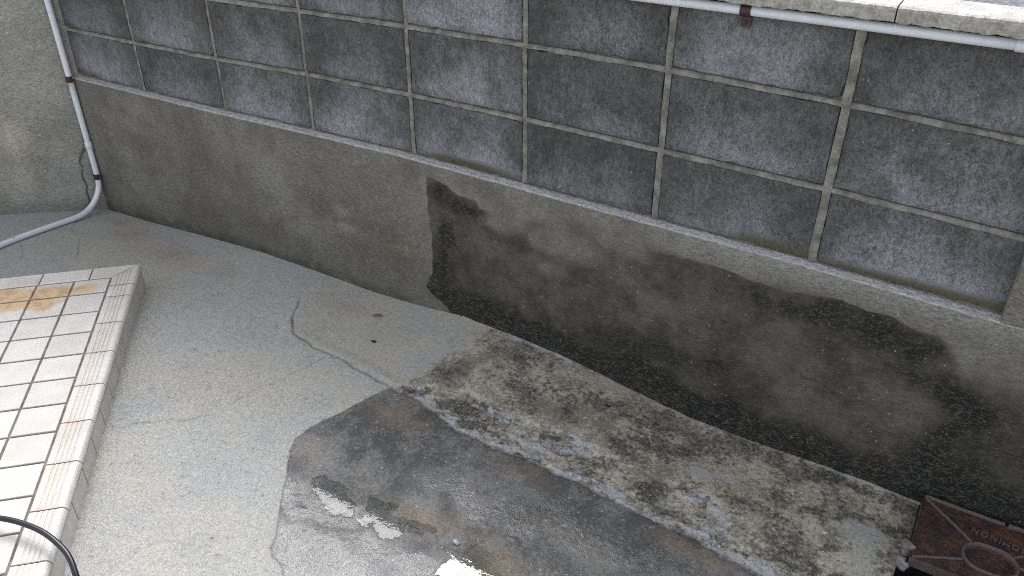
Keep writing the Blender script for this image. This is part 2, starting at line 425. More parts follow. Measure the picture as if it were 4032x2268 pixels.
# exact lines at the rim of the drain pit
for v in PIT[:2]: xs[np.argmin(abs(xs - v))] = v
for v in PIT[2:]: ys[np.argmin(abs(ys - v))] = v
X, Y = np.meshgrid(xs, ys)
jit = fbm(X, Y, 30, 4, 3) - .5
crk_y = np.interp(X, [p[0] for p in CRACK], [p[1] for p in CRACK])
above = Y > crk_y
poly = GR_UP + GR_LO + [[2.1, -1.3], [2.4, -1.8], [6, -1.8], [6, .1], [1.849, .1]]
sd = psd(X + (fbm(X, Y, 9, 3, 5) - .5) * .022, Y + (fbm(X, Y, 9, 3, 6) - .5) * .022, poly) + jit * .012
grime = np.where(above, ss(.03, -.06, sd + jit * .09), ss(.006, -.010, sd))
strip = ss(-.012, .012, Y - crk_y + jit * .02)
dcr = pdist(X + jit * .018, Y - jit * .02, CRACK[:7]); dcr2 = pdist(X + jit * .02, Y + jit * .02, CRACK[6:])
thin = np.minimum.reduce([pdist(X + jit * .03, Y - jit * .03, p) for p in (
    [[1.528, -0.392], [1.492, -0.493], [1.472, -0.572], [1.441, -0.726]], [[1.251, -0.923], [1.299, -0.882], [1.357, -0.836], [1.427, -0.771]],
    [[-0.112, -0.055], [-0.04, -0.14], [0.042, -0.239], [0.169, -0.291], [0.271, -0.369], [0.323, -0.412]], [[0.018, -0.436], [0.098, -0.476], [0.132, -0.51]])])
wob = vn(X, Y, 22, 40)
crack = np.maximum.reduce([ss(.0055, .001, dcr) * (.35 + .65 * wob) * ss(1.15, 1.3, X), ss(.0045, .001, thin) * (.12 + .45 * wob), ss(.007, .0015, dcr2) * (.5 + .5 * wob)])
spoly = CRACK[6:17] + SPALL_TOP[::-1]
ssd = psd(X + (fbm(X, Y, 14, 3, 15) - .5) * .06, Y + (fbm(X, Y, 14, 3, 16) - .5) * .06, spoly)
spall = ss(.008, -.012, ssd) * (.35 + .65 * ss(.35, .5, fbm(X, Y, 7, 4, 18) + .1 * ss(-.3, -.45, Y)))
XS_, YS_ = X * .45 + jit * .03, Y + jit * .03 + (fbm(X, Y, 6, 3, 19) - .5) * .05
v1, v2, vid = worley(XS_, YS_, 30, 8)
rid = 1 - np.abs(2 * fbm(XS_, YS_, 34, 4, 22) - 1)
rocky = (vid - .5) * .7 + (fbm(XS_, YS_, 70, 4, 21) - .5) * 2.0 + (rid - .75) * 1.6
WX = X + (fbm(X, Y, 11, 4, 200) - .5) * .16; WY = Y + (fbm(X, Y, 11, 4, 201) - .5) * .13
moss_shade = blobs(WX, WY, [(1.867, -.218, .05, .05, .5), (1.90, -.30, .05, .035, .6), (2.007, -.078, .07, .04, .5), (2.449, -.243, .07, .05, .75), (2.514, -.173, .09, .05, .85),
    (2.589, -.156, .06, .05, .8), (2.324, -.136, .05, .03, .55), (2.66, -.064, .07, .03, .55), (2.968, -.209, .06, .04, .8), (2.869, -.175, .06, .06, .6),
    (2.84, -.07, .13, .035, .65), (3.00, -.07, .1, .035, .75), (1.955, -.364, .05, .025, .8), (2.10, -.36, .07, .03, .7), (2.575, -.369, .06, .03, .9), (2.671, -.338, .05, .03, .8), (2.495, -.34, .06, .02, .6), (3.022, -.31, .04, .03, .7),
    (2.787, -.278, .05, .03, .7), (3.14, -.13, .05, .06, .7), (3.165, -.07, .05, .05, .6), (3.10, -.40, .08, .02, .6), (2.92, -.38, .08, .03, .7), (1.90, -.05, .05, .02, .6)])
moss_shade = np.maximum(moss_shade, (.14 + .42 * ss(.42, .70, fbm(X, Y, 13, 5, 30))) * grime * strip)
moss_shade = np.maximum(moss_shade, .32 * ss(.55, .75, fbm(X, Y, 6, 4, 33)) * grime * (1 - strip)) * ss(.02, -.03, sd)
moss_shade = moss_shade * (.55 + .9 * fbm(X, Y, 24, 3, 202))
moss_shade = np.maximum(moss_shade, spall * .8 * ss(.52, .66, fbm(XS_, YS_, 22, 4, 31)))  # pit shade of the crumbled crust painted in with the moss
pale = blobs(X * .6 + WX * .4, Y * .6 + WY * .4, [(2.686, -.233, .055, .028, 1.0), (2.74, -.215, .05, .025, .6), (3.09, -.215, .07, .05, 1.0), (3.10, -.30, .06, .05, .8), (2.9, -.23, .06, .04, .45), (3.13, -.36, .05, .04, .9)])
pale = ss(.3, .62, pale + (fbm(X, Y, 26, 4, 35) - .5) * .35) * .9
moss_shade = moss_shade * (1 - .8 * pale)
rust = blobs(X, Y, [(1.777, -.717, .04, .04, .5), (2.15, -.765, .08, .02, .95), (2.22, -.74, .05, .03, .6), (1.889, -.502, .09, .05, .5), (2.273, -.496, .1, .03, .45), (2.40, -.78, .1, .05, .5), (2.761, -.492, .1, .03, .6),
    (.58, -.193, .16, .07, .6), (.29, -.149, .1, .06, .6), (.142, -.095, .08, .04, .6), (1.407, -.14, .1, .03, .4), (.85, -.185, .1, .05, .35), (2.36, -.16, .05, .03, .4)]) * (.5 + vn(X, Y, 40, 44))
warm = np.maximum(ss(1.04, 1.22, X + .6 * (Y + .0)) * above * ss(-.45, -.36, Y) * .75, blobs(X, Y, [(.3, -.3, .35, .2, .7), (.8, -.3, .3, .15, .4), (1.7, -.6, .12, .12, .35), (1.25, -.7, .2, .12, .25)]))
warm = warm * (.55 + .8 * fbm(X, Y, 5, 4, 50))
chalk = np.maximum.reduce([spall * ss(.45, .62, fbm(XS_, YS_, 30, 4, 60)) * .55,
    ss(.012, .004, pdist(X + jit * .03, Y + jit * .03, [[2.277, -.313], [2.324, -.308], [2.378, -.306]])) * .9 * ss(.35, .5, vn(X, Y, 60, 61)),
    ss(.030, .006, np.abs(Y - crk_y - .016 + jit * .04)) * ss(1.82, 1.92, X) * ss(3.15, 3.0, X) * .75 * ss(.30, .55, vn(X, Y, 40, 62)),
    ss(.016, .003, np.abs(Y - PY + jit * .03)) * ss(1.8, 1.95, X) * (.10 + .55 * ss(.35, .65, fbm(X, Y, 16, 4, 63))),
    ss(.010, .003, np.abs(Y - PY)) * ss(1.8, 1.7, X) * .3])
wet = grime * (1 - .65 * pale) * np.where(above, .30 + .35 * fbm(X, Y, 8, 3, 70), .28 + .35 * ss(.35, .65, fbm(X, Y, 6, 3, 71)))
sheen = blobs(WX, WY, [(2.16, -.638, .13, .07, 1), (2.314, -.655, .15, .07, 1), (2.475, -.59, .17, .07, 1), (2.648, -.58, .14, .06, .9), (1.86, -.88, .13, .10, 1), (2.05, -1.0, .25, .16, 1), (2.2, -.92, .2, .10, 1), (1.98, -.85, .12, .06, 1)])
sheen = np.clip(sheen * 1.25, 0, 1)
wet = np.clip(np.maximum(wet, grime * sheen * 1.0), 0, 1)
# relief
Z = zf(X, Y) + (fbm(X, Y, 2.2, 3, 80) - .5) * .008 * ss(.3, 1.0, np.abs(X - 2.1) + np.abs(Y + .8)) * ss(0, .1, PY - Y)
sandy = (fbm(X, Y, 110, 3, 81) - .5)
Z = Z + sandy * .0018
ZFLAT = -.008
pd = np.full(X.shape, 9.0)
PUD[0] = [[2.085 + (x - 2.085) * 1.22, -.808 + (y + .808) * 1.22] for x, y in PUD[0]]
PUD[4] = [[1.925 + (x - 1.925) * 1.15, -.812 + (y + .812) * 1.15] for x, y in PUD[4]]
for p in PUD: pd = np.minimum(pd, psd(X + (fbm(X, Y, 40, 3, 90) - .5) * .035, Y + (fbm(X, Y, 40, 3, 91) - .5) * .035, p))
flat = ss(.09, .03, pd)
Z = Z * (1 - flat) + (ZFLAT + sandy * .0018) * flat
Z = Z - .0026 * ss(.014, -.012, pd) + (fbm(X, Y, 80, 4, 95) - .5) * .0036 * ss(.05, .0, pd)
Z = Z - spall * (.008 - .0105 * rocky) - .007 * crack * ss(0, .3, np.maximum(grime, X > 1.2))
Z = Z + .004 * chalk * ss(.05, .0, np.abs(Y - PY)) * ss(1.8, 1.95, X)
Z = Z + .004 * ss(.03, .0, np.abs(Y - crk_y - .02)) * ss(1.3, 1.5, X) * ss(2.0, 1.8, X)
Z = np.where(pale > .4, Z + .0008 - sandy * .001, Z)
keep = ~((X[:-1, :-1] >= np.where(Y[:-1, :-1] > -.262, 3.186, PIT[0]) - 1e-6) & (X[1:, 1:] <= PIT[1] + 1e-6) & (Y[:-1, :-1] >= PIT[2] - 1e-6) & (Y[1:, 1:] <= PIT[3] + 1e-6))
floor = grid('yard_floor', np.stack([X, Y, Z], -1), M['floor'],
             dict(grime=grime, strip=strip, crack=crack, moss_shade=moss_shade, pale=pale, rust=rust, warm=warm, chalk=chalk, wet=wet), keep)
tag(floor, 'grey concrete yard floor, part washed pale and part dark with wet grime', kind='structure')
def floor_z(x, y):
    i = np.clip(np.searchsorted(xs, x), 0, len(xs) - 1); j = np.clip(np.searchsorted(ys, y), 0, len(ys) - 1)
    return float(Z[j, i])

# loose mortar crumbs lying in the broken gutter edge
rng = random.Random(5)
V = []; F = []
def chunk(cx, cy, cz, r, rg):
    base = len(V); n = rg.randint(5, 7); a0 = rg.random() * 6.28; h = r * rg.uniform(.25, .6)
    for lvl, (rr, zz) in enumerate(((1.0, -.3), (.95, .4), (.55, 1.0))):
        for k in range(n):
            a = a0 + 6.283 * k / n + rg.uniform(-.2, .2); q = r * rr * rg.uniform(.7, 1.15)
            V.append((cx + math.cos(a) * q * 1.25, cy + math.sin(a) * q, cz + zz * h * rg.uniform(.8, 1.15)))
    for l in range(2):
        for k in range(n):
            k2 = (k + 1) % n; F.append((base + l * n + k, base + l * n + k2, base + (l + 1) * n + k2, base + (l + 1) * n + k))
    F.append(tuple(base + 2 * n + k for k in range(n)))
cand = np.argwhere(spall > .55)
for i in range(260):
    j, k = cand[rng.randrange(len(cand))]
    chunk(xs[k] + rng.uniform(-.002, .002), ys[j], Z[j, k], rng.choice([.002, .003, .003, .004, .006, .008]) * rng.uniform(.7, 1.2), rng)
crumbs = mesh('mortar_crumbs', V, F, M['chip'], floor)
tag(crumbs, kind='stuff')

# ------------------------------------------------------------------ road above the wall
xr = axis(-2, 5, .12, -40, 40); yr = axis(.075, 2.0, .06, .075, 40); yr = yr[yr >= .074]
XR, YR = np.meshgrid(xr, yr)
road = grid('road', np.stack([XR, YR, 1.116 + .004 * (fbm(XR, YR, 3, 3, 7) - .5)], -1), M['asphalt'])
tag(road, 'dark grey asphalt road behind the wall coping', kind='structure')

# ------------------------------------------------------------------ block wall
wall = empty('block_wall', (0, 0, 0))
tag(wall, 'grey concrete block wall on a stained cement footing', 'wall')
# footing: front face, rounded lip and ledge in one sheet
LX = [-.15, .376, .803, 1.208, 1.614, 1.998, 2.393, 2.803, 3.216, 3.7]
LZ = [.520, .524, .529, .537, .542, .535, .529, .522, .508, .500]
px = np.arange(-.09, 3.66, .0048); pv = np.concatenate([np.arange(-.09, .515, .0048)])
XP, VP = np.meshgrid(px, pv)
lz = np.interp(XP, LX, LZ) - .006 + (fbm(XP, XP * 0, 10, 3, 12) - .5) * .004
ZP = -.09 + (VP + .09) / (pv[-1] + .09) * (lz - .004 + .09)
big = (fbm(XP, ZP, 2.5, 3, 100) - .5) * .006
YP = PY + big * ss(.5, .3, ZP) + (fbm(XP * .5, ZP * 1.6, 70, 3, 101) - .5) * .0016
GP = [[1.666, 0.499], [1.662, 0.416], [1.68, 0.283], [1.666, 0.164], [1.645, 0.097], [1.685, 0.061], [1.76, 0.0], [1.78, -.12], [3.171, -.12], [3.171, -0.067], [3.198, 0.034], [3.219, 0.149], [3.236, 0.231], [3.223, 0.297], [3.181, 0.361], [3.147, 0.415], [3.117, 0.435], [3.057, 0.438], [3.003, 0.447], [2.951, 0.44], [2.875, 0.452], [2.81, 0.45], [2.763, 0.441], [2.683, 0.444], [2.578, 0.459], [2.47, 0.462], [2.402, 0.473], [2.309, 0.485], [2.178, 0.485], [1.988, 0.455], [1.865, 0.437], [1.852, 0.453], [1.782, 0.461], [1.754, 0.478]]
jp = fbm(XP, ZP, 28, 4, 110) - .5
gsd = psd(XP + (fbm(XP, ZP, 12, 3, 111) - .5) * .018, ZP + (fbm(XP, ZP, 12, 3, 112) - .5) * .022, GP) + jp * .010
soft = .008 + .06 * ss(1.85, 2.0, XP) * ss(2.6, 2.35, XP) * ss(.25, .4, ZP) + .035 * ss(3.0, 3.12, XP)
pg = ss(soft * .6, -soft, gsd)
pg = np.maximum(pg, ss(3.06, 3.17, XP) * (.15 + .85 * ss(.46, .22, ZP)) * (.7 + .5 * fbm(XP, ZP, 6, 4, 113)))
pg = np.maximum(pg, .5 * ss(.09, .0, ZP - np.interp(XP, BX, BZ) + jp * .08) * ss(1.8, 1.5, XP))
bz = ZP - np.interp(XP, BX, BZ)
low_tone = np.clip(ss(.34, .0, bz + (fbm(XP, ZP, 5, 4, 230) - .5) * .45) * .75 + .5 * ss(.25, -.05, XP) + blobs(XP, ZP, [(.62, .36, .1, .12, .5), (.85, .3, .08, .1, .4)]), 0, 1) * ss(1.9, 1.6, XP)  # darker towards the base and the left end, plus brown patches
fade = blobs(XP, ZP, [(1.95, .41, .10, .05, 1), (2.15, .39, .17, .06, 1), (2.32, .44, .13, .05, .9), (2.08, .30, .13, .05, .7), (2.45, .30, .15, .05, .5)]) * (.5 + fbm(XP, ZP, 14, 4, 231))
pg = pg * (1 - .72 * np.clip(fade, 0, 1))
QX = XP + (fbm(XP, ZP, 10, 4, 210) - .5) * .15; QZ = ZP + (fbm(XP, ZP, 10, 4, 211) - .5) * .11
dark = blobs(QX, QZ, [(1.72, .446, .035, .045, .85), (1.79, .43, .05, .03, .75), (1.831, .429, .035, .03, .95), (1.746, .315, .035, .07, .85), (1.70, .24, .02, .08, .6), (1.69, .146, .05, .07, 1), (1.842, .1, .1, .06, .8), (2.06, .05, .2, .05, 1), (2.33, .03, .25, .055, 1),
    (2.578, .0, .25, .06, 1), (2.861, -.01, .25, .08, .95), (3.07, -.03, .15, .1, 1), (2.848, .4, .12, .05, .75), (2.978, .38, .1, .07, .8), (3.093, .36, .06, .07, .75), (3.2, .28, .05, .09, .8), (3.175, .17, .05, .06, .8), (2.449, .45, .05, .02, .7), (2.692, .39, .06, .04, .7), (3.123, -.03, .08, .06, 1), (3.08, .3, .12, .05, .6), (2.45, .12, .3, .05, .45), (3.13, .05, .08, .1, .7)])
light = blobs(QX, QZ, [(1.961, .414, .12, .05, .7), (2.183, .373, .15, .05, .6), (2.491, .265, .15, .05, .5), (2.774, .36, .08, .03, .5), (2.918, .232, .12, .05, 1), (2.832, .159, .1, .04, .7), (2.747, .229, .08, .04, .5), (3.06, .113, .06, .06, .7)])
dark = np.clip(np.maximum(dark, .95 * ss(.15, .03, bz + jp * .10)) + .55 * (fbm(XP * .6, ZP, 9, 4, 115) - .5) - .45 * light + .24 + ss(3.1, 3.25, XP) * (.12 + .50 * ss(.3, -.02, ZP)), 0, 1)
prust = blobs(XP, ZP, [(1.29, .20, .05, .015, .8), (1.40, .21, .07, .015, .7), (1.55, .208, .09, .014, .8), (1.64, .212, .03, .012, .7), (1.318, .28, .02, .02, .5), (2.272, .51, .05, .012, .5)]) * (.5 + vn(XP, ZP, 50, 120))
ppale = np.maximum(blobs(XP, ZP, [(1.325, .225, .04, .015, .7), (1.31, .28, .03, .02, .45)]), ss(.44, .52, ZP - .03 * jp) * ss(2.3, 2.7, XP) * .65)
# lip + ledge rows
rows_y = [-.0015, .0, .004, .010, .018, .026, .034]; rows_z = [.0030, .0050, .0060, .0065, .0075, .0085, .0090]
Yx = []; Zx = []; Xx = []
for a, b in zip(rows_y, rows_z):
    Xx.append(XP[-1]); Yx.append(YP[-1] + a + .001); Zx.append(lz[-1] - .004 + b + (fbm(px, px * 0 + a * 30, 90, 3, 130) - .5) * .0018)
ext = lambda A, v: np.vstack([A, np.repeat(np.full((1, A.shape[1]), v) if np.isscalar(v) else v, len(rows_y), 0)])
PP = np.stack([np.vstack([XP] + Xx), np.vstack([YP] + Yx), np.vstack([ZP] + Zx)], -1)
ledge_lit = ext(np.zeros_like(XP), 0.8); ledge_lit[len(pv):len(pv) + 1] = .5  # ledge rows made paler in colour, for the skylight they catch
grid('footing', PP, M['plinth'], dict(grime=ext(pg, 0.0), dark=ext(dark, 0.0), rust=ext(prust, 0.0), pale=ext(ppale, 0.3), low_tone=ext(low_tone, 0.0), ledge=ledge_lit), parent=wall)
# pillar at the right end
def slab(name, x0, x1, y0, y1, z0, z1, mat, parent, bev=.004, rg=None, jitter=.0):
    """box with chamfered edges"""
    b = bev; vs = []; fs = []
    prof = [(z0, b), (z0 + b, 0), (z1 - b, 0), (z1, b)]
    for z, i in prof:
        for cx, cy in ((x0, y0), (x1, y0), (x1, y1), (x0, y1)):
            sx = 1 if cx == x0 else -1; sy = 1 if cy == y0 else -1
            j = (rg.uniform(-jitter, jitter) if rg else 0)
            if (sx, sy) in ((1, 1), (-1, -1)): vs += [(cx + sx * i, cy + sy * (i + b), z + j), (cx + sx * (i + b), cy + sy * i, z + j)]
            else: vs += [(cx + sx * (i + b), cy + sy * i, z + j), (cx + sx * i, cy + sy * (i + b), z + j)]
    for l in range(3):
        for k in range(8):
            k2 = (k + 1) % 8; fs.append((l * 8 + k, l * 8 + k2, (l + 1) * 8 + k2, (l + 1) * 8 + k))
    fs.append(tuple(range(8))[::-1]); fs.append(tuple(range(24, 32)))
    return mesh(name, vs, fs, mat, parent)
slab('pillar', 3.216, 3.66, PY - .003, .10, .503, 1.104, M['plinth'], wall, .003)
# blocks, laid course by course between the measured joints
VX = [-.06, .376, .801, 1.208, 1.612, 1.998, 2.392, 2.803, 3.25]
C0 = [.526, .526, .531, .539, .544, .537, .531, .524, .512]
C1 = [.700, .703, .710, .724, .727, .728, .721, .713, .697]
C2 = [.897, .900, .907, .916, .924, .927, .926, .915, .898]
C3 = [1.103] * 9
CS = [C0, C1, C2, C3]
HW = [.0042, .0042, .0045, .005, .0055, .006, .0074, .0088, .006]     # half width of each upright joint
rb = random.Random(11)
for c in range(3):
    for k in range(8):
        xl, xr_ = VX[k] + HW[k], VX[k + 1] - HW[k + 1]
        bj = .0055; lo_l, lo_r = CS[c][k] + (bj if c else .001), CS[c][k + 1] + (bj if c else .001)
        hi_l, hi_r = CS[c + 1][k] - bj, CS[c + 1][k + 1] - bj
        if k == 7: xr_ = 3.235
        cx = (xl + xr_) / 2; cz = min(lo_l, lo_r)
        per = []
        def edge(p, q, n):
            for i in range(n): t = i / n; per.append((p[0] + (q[0] - p[0]) * t, p[1] + (q[1] - p[1]) * t))
        edge((xl, lo_l), (xr_, lo_r), 18); edge((xr_, lo_r), (xr_, hi_r), 9); edge((xr_, hi_r), (xl, hi_l), 18); edge((xl, hi_l), (xl, lo_l), 9)
        mx, mz = cx, (lo_l + hi_r) / 2; n = len(per); vs = []; fs = []
        dy = rb.uniform(-.0012, .0012); tilt = rb.uniform(-.002, .002)
        jv = [rb.uniform(0, .0026) + (rb.uniform(.002, .006) if rb.random() < .06 else 0) for _ in per]
        for depth, inset in ((.0, .0038), (.0032, .0008), (.095, .0)):
            for i, (x, z) in enumerate(per):
                ins = inset + (jv[i] if depth < .05 else 0)
                sx = np.sign(mx - x) * min(1, abs(mx - x) / (xr_ - xl) * 2.2) ** 6; sz = np.sign(mz - z) * min(1, abs(mz - z) / (hi_l - lo_l) * 2.1) ** 6
                vs.append((x + sx * ins - cx, depth + dy + tilt * (x - cx) * 3, z + sz * ins - cz))
        for l in range(2):
            for i in range(n):
                i2 = (i + 1) % n; fs.append((l * n + i2, l * n + i, (l + 1) * n + i, (l + 1) * n + i2))
        fs.append(tuple(range(n)))
        o = mesh('block', vs, fs, M['block'], wall, loc=(cx, 0, cz))
        if c == 0 and k in (1, 2, 3) or (c == 1 and k in (1, 2)):
            # a strip of faces low on the block carries the moss
            pass
# mortar joints
rj = random.Random(4)
def joint(name, pts_a, pts_b, depth, parent, tool=(.001, 0, 0, .0025)):
    n = len(pts_a); vs = []; fs = []
    for (ax, az), (bx, bz_) in zip(pts_a, pts_b):
        j = rj.uniform(-.0006, .0006)
        vs += [(ax, depth + tool[0], az), (ax * .72 + bx * .28, depth + tool[1] + j, az * .72 + bz_ * .28), (ax * .3 + bx * .7, depth + tool[2] + j, az * .3 + bz_ * .7), (bx, depth + tool[3], bz_)]
    for i in range(n - 1):
        for k in range(3): fs.append((i * 4 + k, (i + 1) * 4 + k, (i + 1) * 4 + k + 1, i * 4 + k + 1))
    return mesh(name, vs, fs, M['mortar'], parent, smooth=True)
for c in (1, 2):
    for k in range(8):
        x0, x1 = VX[k] + HW[k] * .9, min(VX[k + 1] - HW[k + 1] * .9, 3.235)
        t = np.linspace(0, 1, 14); xx = x0 + (x1 - x0) * t; zz = CS[c][k] + (CS[c][k + 1] - CS[c][k]) * t
        ja = [rj.uniform(-.0012, .0012) for _ in t]; jb = [rj.uniform(-.0015, .0015) for _ in t]
        joint('bed_joint', [(x, z - .0075 + j) for x, z, j in zip(xx, zz, jb)], [(x, z + .0040 + j * .7) for x, z, j in zip(xx, zz, ja)], .0012, wall, (-.0014, -.0018, .0022, .0052))
for c in range(3):
    for k in range(1, 8):
        z0, z1 = CS[c][k] - (.009 if c else -.001), CS[c + 1][k] + (-.006 if c < 2 else -.001)
        zz = np.linspace(z0, z1, 10); xc = VX[k] + np.linspace(rj.uniform(-.002, .002), rj.uniform(-.002, .002), 10)
        joint('head_joint', [(x - HW[k] * 1.12 + rj.uniform(-.001, .001), z) for x, z in zip(xc, zz)][::-1], [(x + HW[k] * 1.12 + rj.uniform(-.001, .001), z) for x, z in zip(xc, zz)][::-1], .0008 if k < 6 else -.0006, wall)
# wall core behind the joints
v, f = box_vf(-.06, 3.66, .012, .10, .0, 1.103); mesh('core', v, f, M['mortar'], wall)
# coping slabs
rc = random.Random(2)
x = 2.866 - .6 * 5
while x < 3.6:
    x0, x1 = x + .0015, x + .6 - .0015
    nx = 60; vs = []; fs = []
    prof = [(.075, 1.1045), (-.040, 1.1045), (-.0425, 1.107), (-.0435, 1.128), (-.0415, 1.1335), (-.034, 1.1365), (.070, 1.1375), (.075, 1.133)]
    for i in range(nx + 1):
        xx = x0 + (x1 - x0) * i / nx
        for q, (yy, zz) in enumerate(prof):
            j = rc.uniform(-.0016, .0016) if q in (1, 2) else rc.uniform(-.0007, .0007)
            vs.append((xx, yy + j, zz + (j if q in (1, 2, 4) else 0)))
    k = len(prof)
    for i in range(nx):
        for q in range(k): q2 = (q + 1) % k; fs.append((i * k + q, i * k + q2, (i + 1) * k + q2, (i + 1) * k + q))
    fs.append(tuple(range(k))); fs.append(tuple(range(nx * k, nx * k + k))[::-1])
    mesh('coping_slab', vs, fs, M['coping'], wall)
    x += .6

# ------------------------------------------------------------------ rendered side wall, set at an angle
Ld = Vector((-0.6816, -0.73172, 0)); Md = Vector((0.73172, -0.6816, 0)); L0 = Vector((-.072, -.062, 0))
sl = np.concatenate([np.arange(-.16, .42, .005), np.linspace(.42, 2.2, 60)[1:]]); zl = np.arange(-.08, 1.34, .006)
SL, ZL = np.meshgrid(sl, zl)
jl = fbm(SL, ZL, 30, 4, 140) - .5
LC = [[-.052, .62], [-.048, .40], [-0.045, 0.292], [-0.04, 0.255], [-0.031, 0.234], [-0.026, 0.209], [-0.003, 0.168], [-0.003, 0.138], [0.004, 0.094], [0.001, 0.062], [0.010, 0.027], [0.006, 0.004], [0.017, -0.04]]
cl = ss(.0042, .0008, pdist(SL + jl * .012, ZL + jl * .012, LC)) * (.35 + .6 * ss(.35, .2, ZL))
offl = (fbm(SL, ZL, 3, 3, 141) - .5) * .006 + (fbm(SL, ZL, 60, 3, 142) - .5) * .0015 - .004 * cl
LP = np.stack([L0.x + Ld.x * SL + Md.x * offl, L0.y + Ld.y * SL + Md.y * offl, ZL], -1)
lpale = blobs(SL, ZL, [(.217, .30, .06, .10, 1), (.222, .14, .05, .06, .7), (.24, .55, .07, .2, .6), (.30, .35, .08, .2, .5)]) * (.4 + fbm(SL * 2, ZL * .6, 12, 3, 143))
corner_shade_base = np.maximum(ss(.10, .0, ZL + .05 + jl * .06) * .9, ss(.02, -.06, SL + jl * .05) * .55)  # darker base band; shade in the pipe corner painted as colour
rwall = empty('rendered_wall', (float(L0.x), float(L0.y), 0)); tag(rwall, 'pale cement rendered wall meeting the block wall at a cracked corner', 'wall')
def under(o, parent):
    o.parent = parent; o.matrix_parent_inverse = Matrix.Translation(-Vector(parent.location)); return o
under(grid('render_face', LP, M['wall'], dict(pale=lpale, corner_shade_base=corner_shade_base, crack=cl)), rwall)
a = L0 + Ld * -.16 - Md * .02; b = L0 + Ld * 2.2 - Md * .02; c_ = b - Md * .13; d_ = a - Md * .13
vs = [(p.x, p.y, z) for z in (-.08, 1.334) for p in (a, b, c_, d_)]
under(mesh('wall_body', vs, box_vf(0, 1, 0, 1, 0, 1)[1], M['wall']), rwall)

# ------------------------------------------------------------------ conduit down the corner and along the floor
cond = empty('plastic_conduit', (0, 0, 0)); tag(cond, 'grey plastic conduit running down the wall corner and bending onto the floor', 'conduit')
cx, cy, rr = -.021, -.0352, .0112
path = [(cx, cy, 1.5), (cx, cy, 1.2), (cx, cy, .9), (cx, cy, .5), (cx, cy, .3), (cx, cy, .15), (cx, cy - .001, .10)]
bend = [(cx - .001, cy - .008, .058), (cx - .002, cy - .032, .018), (cx + .003, cy - .075, -.010), (cx + .011, cy - .13, -.019), (cx + .006, -.26, -.015), (cx, -.38, -.009), (cx, -.50, -.004), (cx + .01, -.70, .004), (cx + .03, -1.1, .006), (cx + .05, -1.6, .006)]
pts = smooth_path(path + bend, 9)
V, F = tube_vf(pts, rr, 22)
po = mesh('pipe', V, F, M['pvc'], cond, smooth=True)
at = po.data.attributes.new('rust', 'FLOAT', 'POINT')
at.data.foreach_set('value', [max(0, min(1, 1.0 - (.508 - v[2]) / .055)) if v[2] < .508 else 0.0 for v in V])
tube('coupling', [(cx, cy, .256), (cx, cy, .2545), (cx, cy, .230), (cx, cy, .2285)], .0135, M['pvc'], cond, 22, [.0118, .0136, .0136, .0118])
def clip(parent, origin, axis_dir, out_dir, r, side):
    """half-round saddle strap with one screw tab; axis along the pipe, out away from the wall"""
    ax = Vector(axis_dir); ou = Vector(out_dir); sd_ = ax.cross(ou) * side; O = Vector(origin); wd = .0115; th = .0030
    prof = []
    for i in range(15):
        a_ = math.pi * (1.05 - 1.1 * i / 14); prof.append((math.cos(a_) * (r + .0004), math.sin(a_) * (r + .0004)))
    prof.append((r + .003, -r + .0015)); prof.append((r + .027, -r + .0015))
    vs = []; fs = []
    for (s_, o_), nn in zip(prof, range(len(prof))):
        nx_, ny_ = (s_, o_) if nn < 15 else (0, 1); l = math.hypot(nx_, ny_); nx_, ny_ = nx_ / l, ny_ / l
        for tt in (0, th):
            for ww in (-wd, wd): vs.append(O + sd_ * (s_ + nx_ * tt) + ou * (o_ + ny_ * tt) + ax * ww)
    n = len(prof)
    for i in range(n - 1):
        b_ = i * 4; e = b_ + 4
        fs += [(b_ + 2, b_ + 3, e + 3, e + 2), (b_, e, e + 1, b_ + 1), (b_, b_ + 2, e + 2, e), (b_ + 1, e + 1, e + 3, b_ + 3)]
    fs += [(0, 1, 3, 2), ((n - 1) * 4, (n - 1) * 4 + 2, (n - 1) * 4 + 3, (n - 1) * 4 + 1)]
    c_o = mesh('clip', vs, fs, M['clip'], parent)
    sp = O + sd_ * (r + .0165) + ou * (-r + .0015 + th)
    V2, F2 = tube_vf([sp - ou * .001, sp + ou * .0005, sp + ou * .002, sp + ou * .0028], .004, 10, True, [.0042, .0042, .0036, .0018])
    mesh('screw', V2, F2, M['clip'], c_o, smooth=True)
clip(cond, (cx, cy, .515), (0, 0, 1), (0, -1, 0), rr, -1)
clip(cond, (cx, cy, .106), (0, 0, 1), (0, -1, 0), rr, -1)

# ------------------------------------------------------------------ conduit under the coping
uc = empty('plastic_conduit', (2.5, -.0135, 1.087)); tag(uc, 'straight grey plastic conduit fixed just under the wall coping', 'conduit')
uz, uy = 1.0868, -.0140
def up_(o): return under(o, uc)
up_(tube('pipe', [(1.2, uy, uz - .001), (2.0, uy, uz - .001), (2.6, uy, uz), (3.0, uy, uz), (3.087, uy, uz)], .0110, M['pvc'], None, 24))
up_(tube('coupling', [(3.083, uy, uz), (3.085, uy, uz), (3.17, uy, uz), (3.172, uy, uz)], .0135, M['pvc'], None, 24, [.0112, .0135, .0135, .0112]))
up_(tube('pipe', [(3.168, uy, uz), (3.212, uy, uz)], .0110, M['pvc'], None, 24))
n0 = set(bpy.data.objects)
clip(uc, (0, 0, 0), (1, 0, 0), (0, -1, 0), .0112, 1)
for o in set(bpy.data.objects) - n0:
    if o.name.startswith('clip'): o.location = (2.5625 - 2.5, 0, 0)

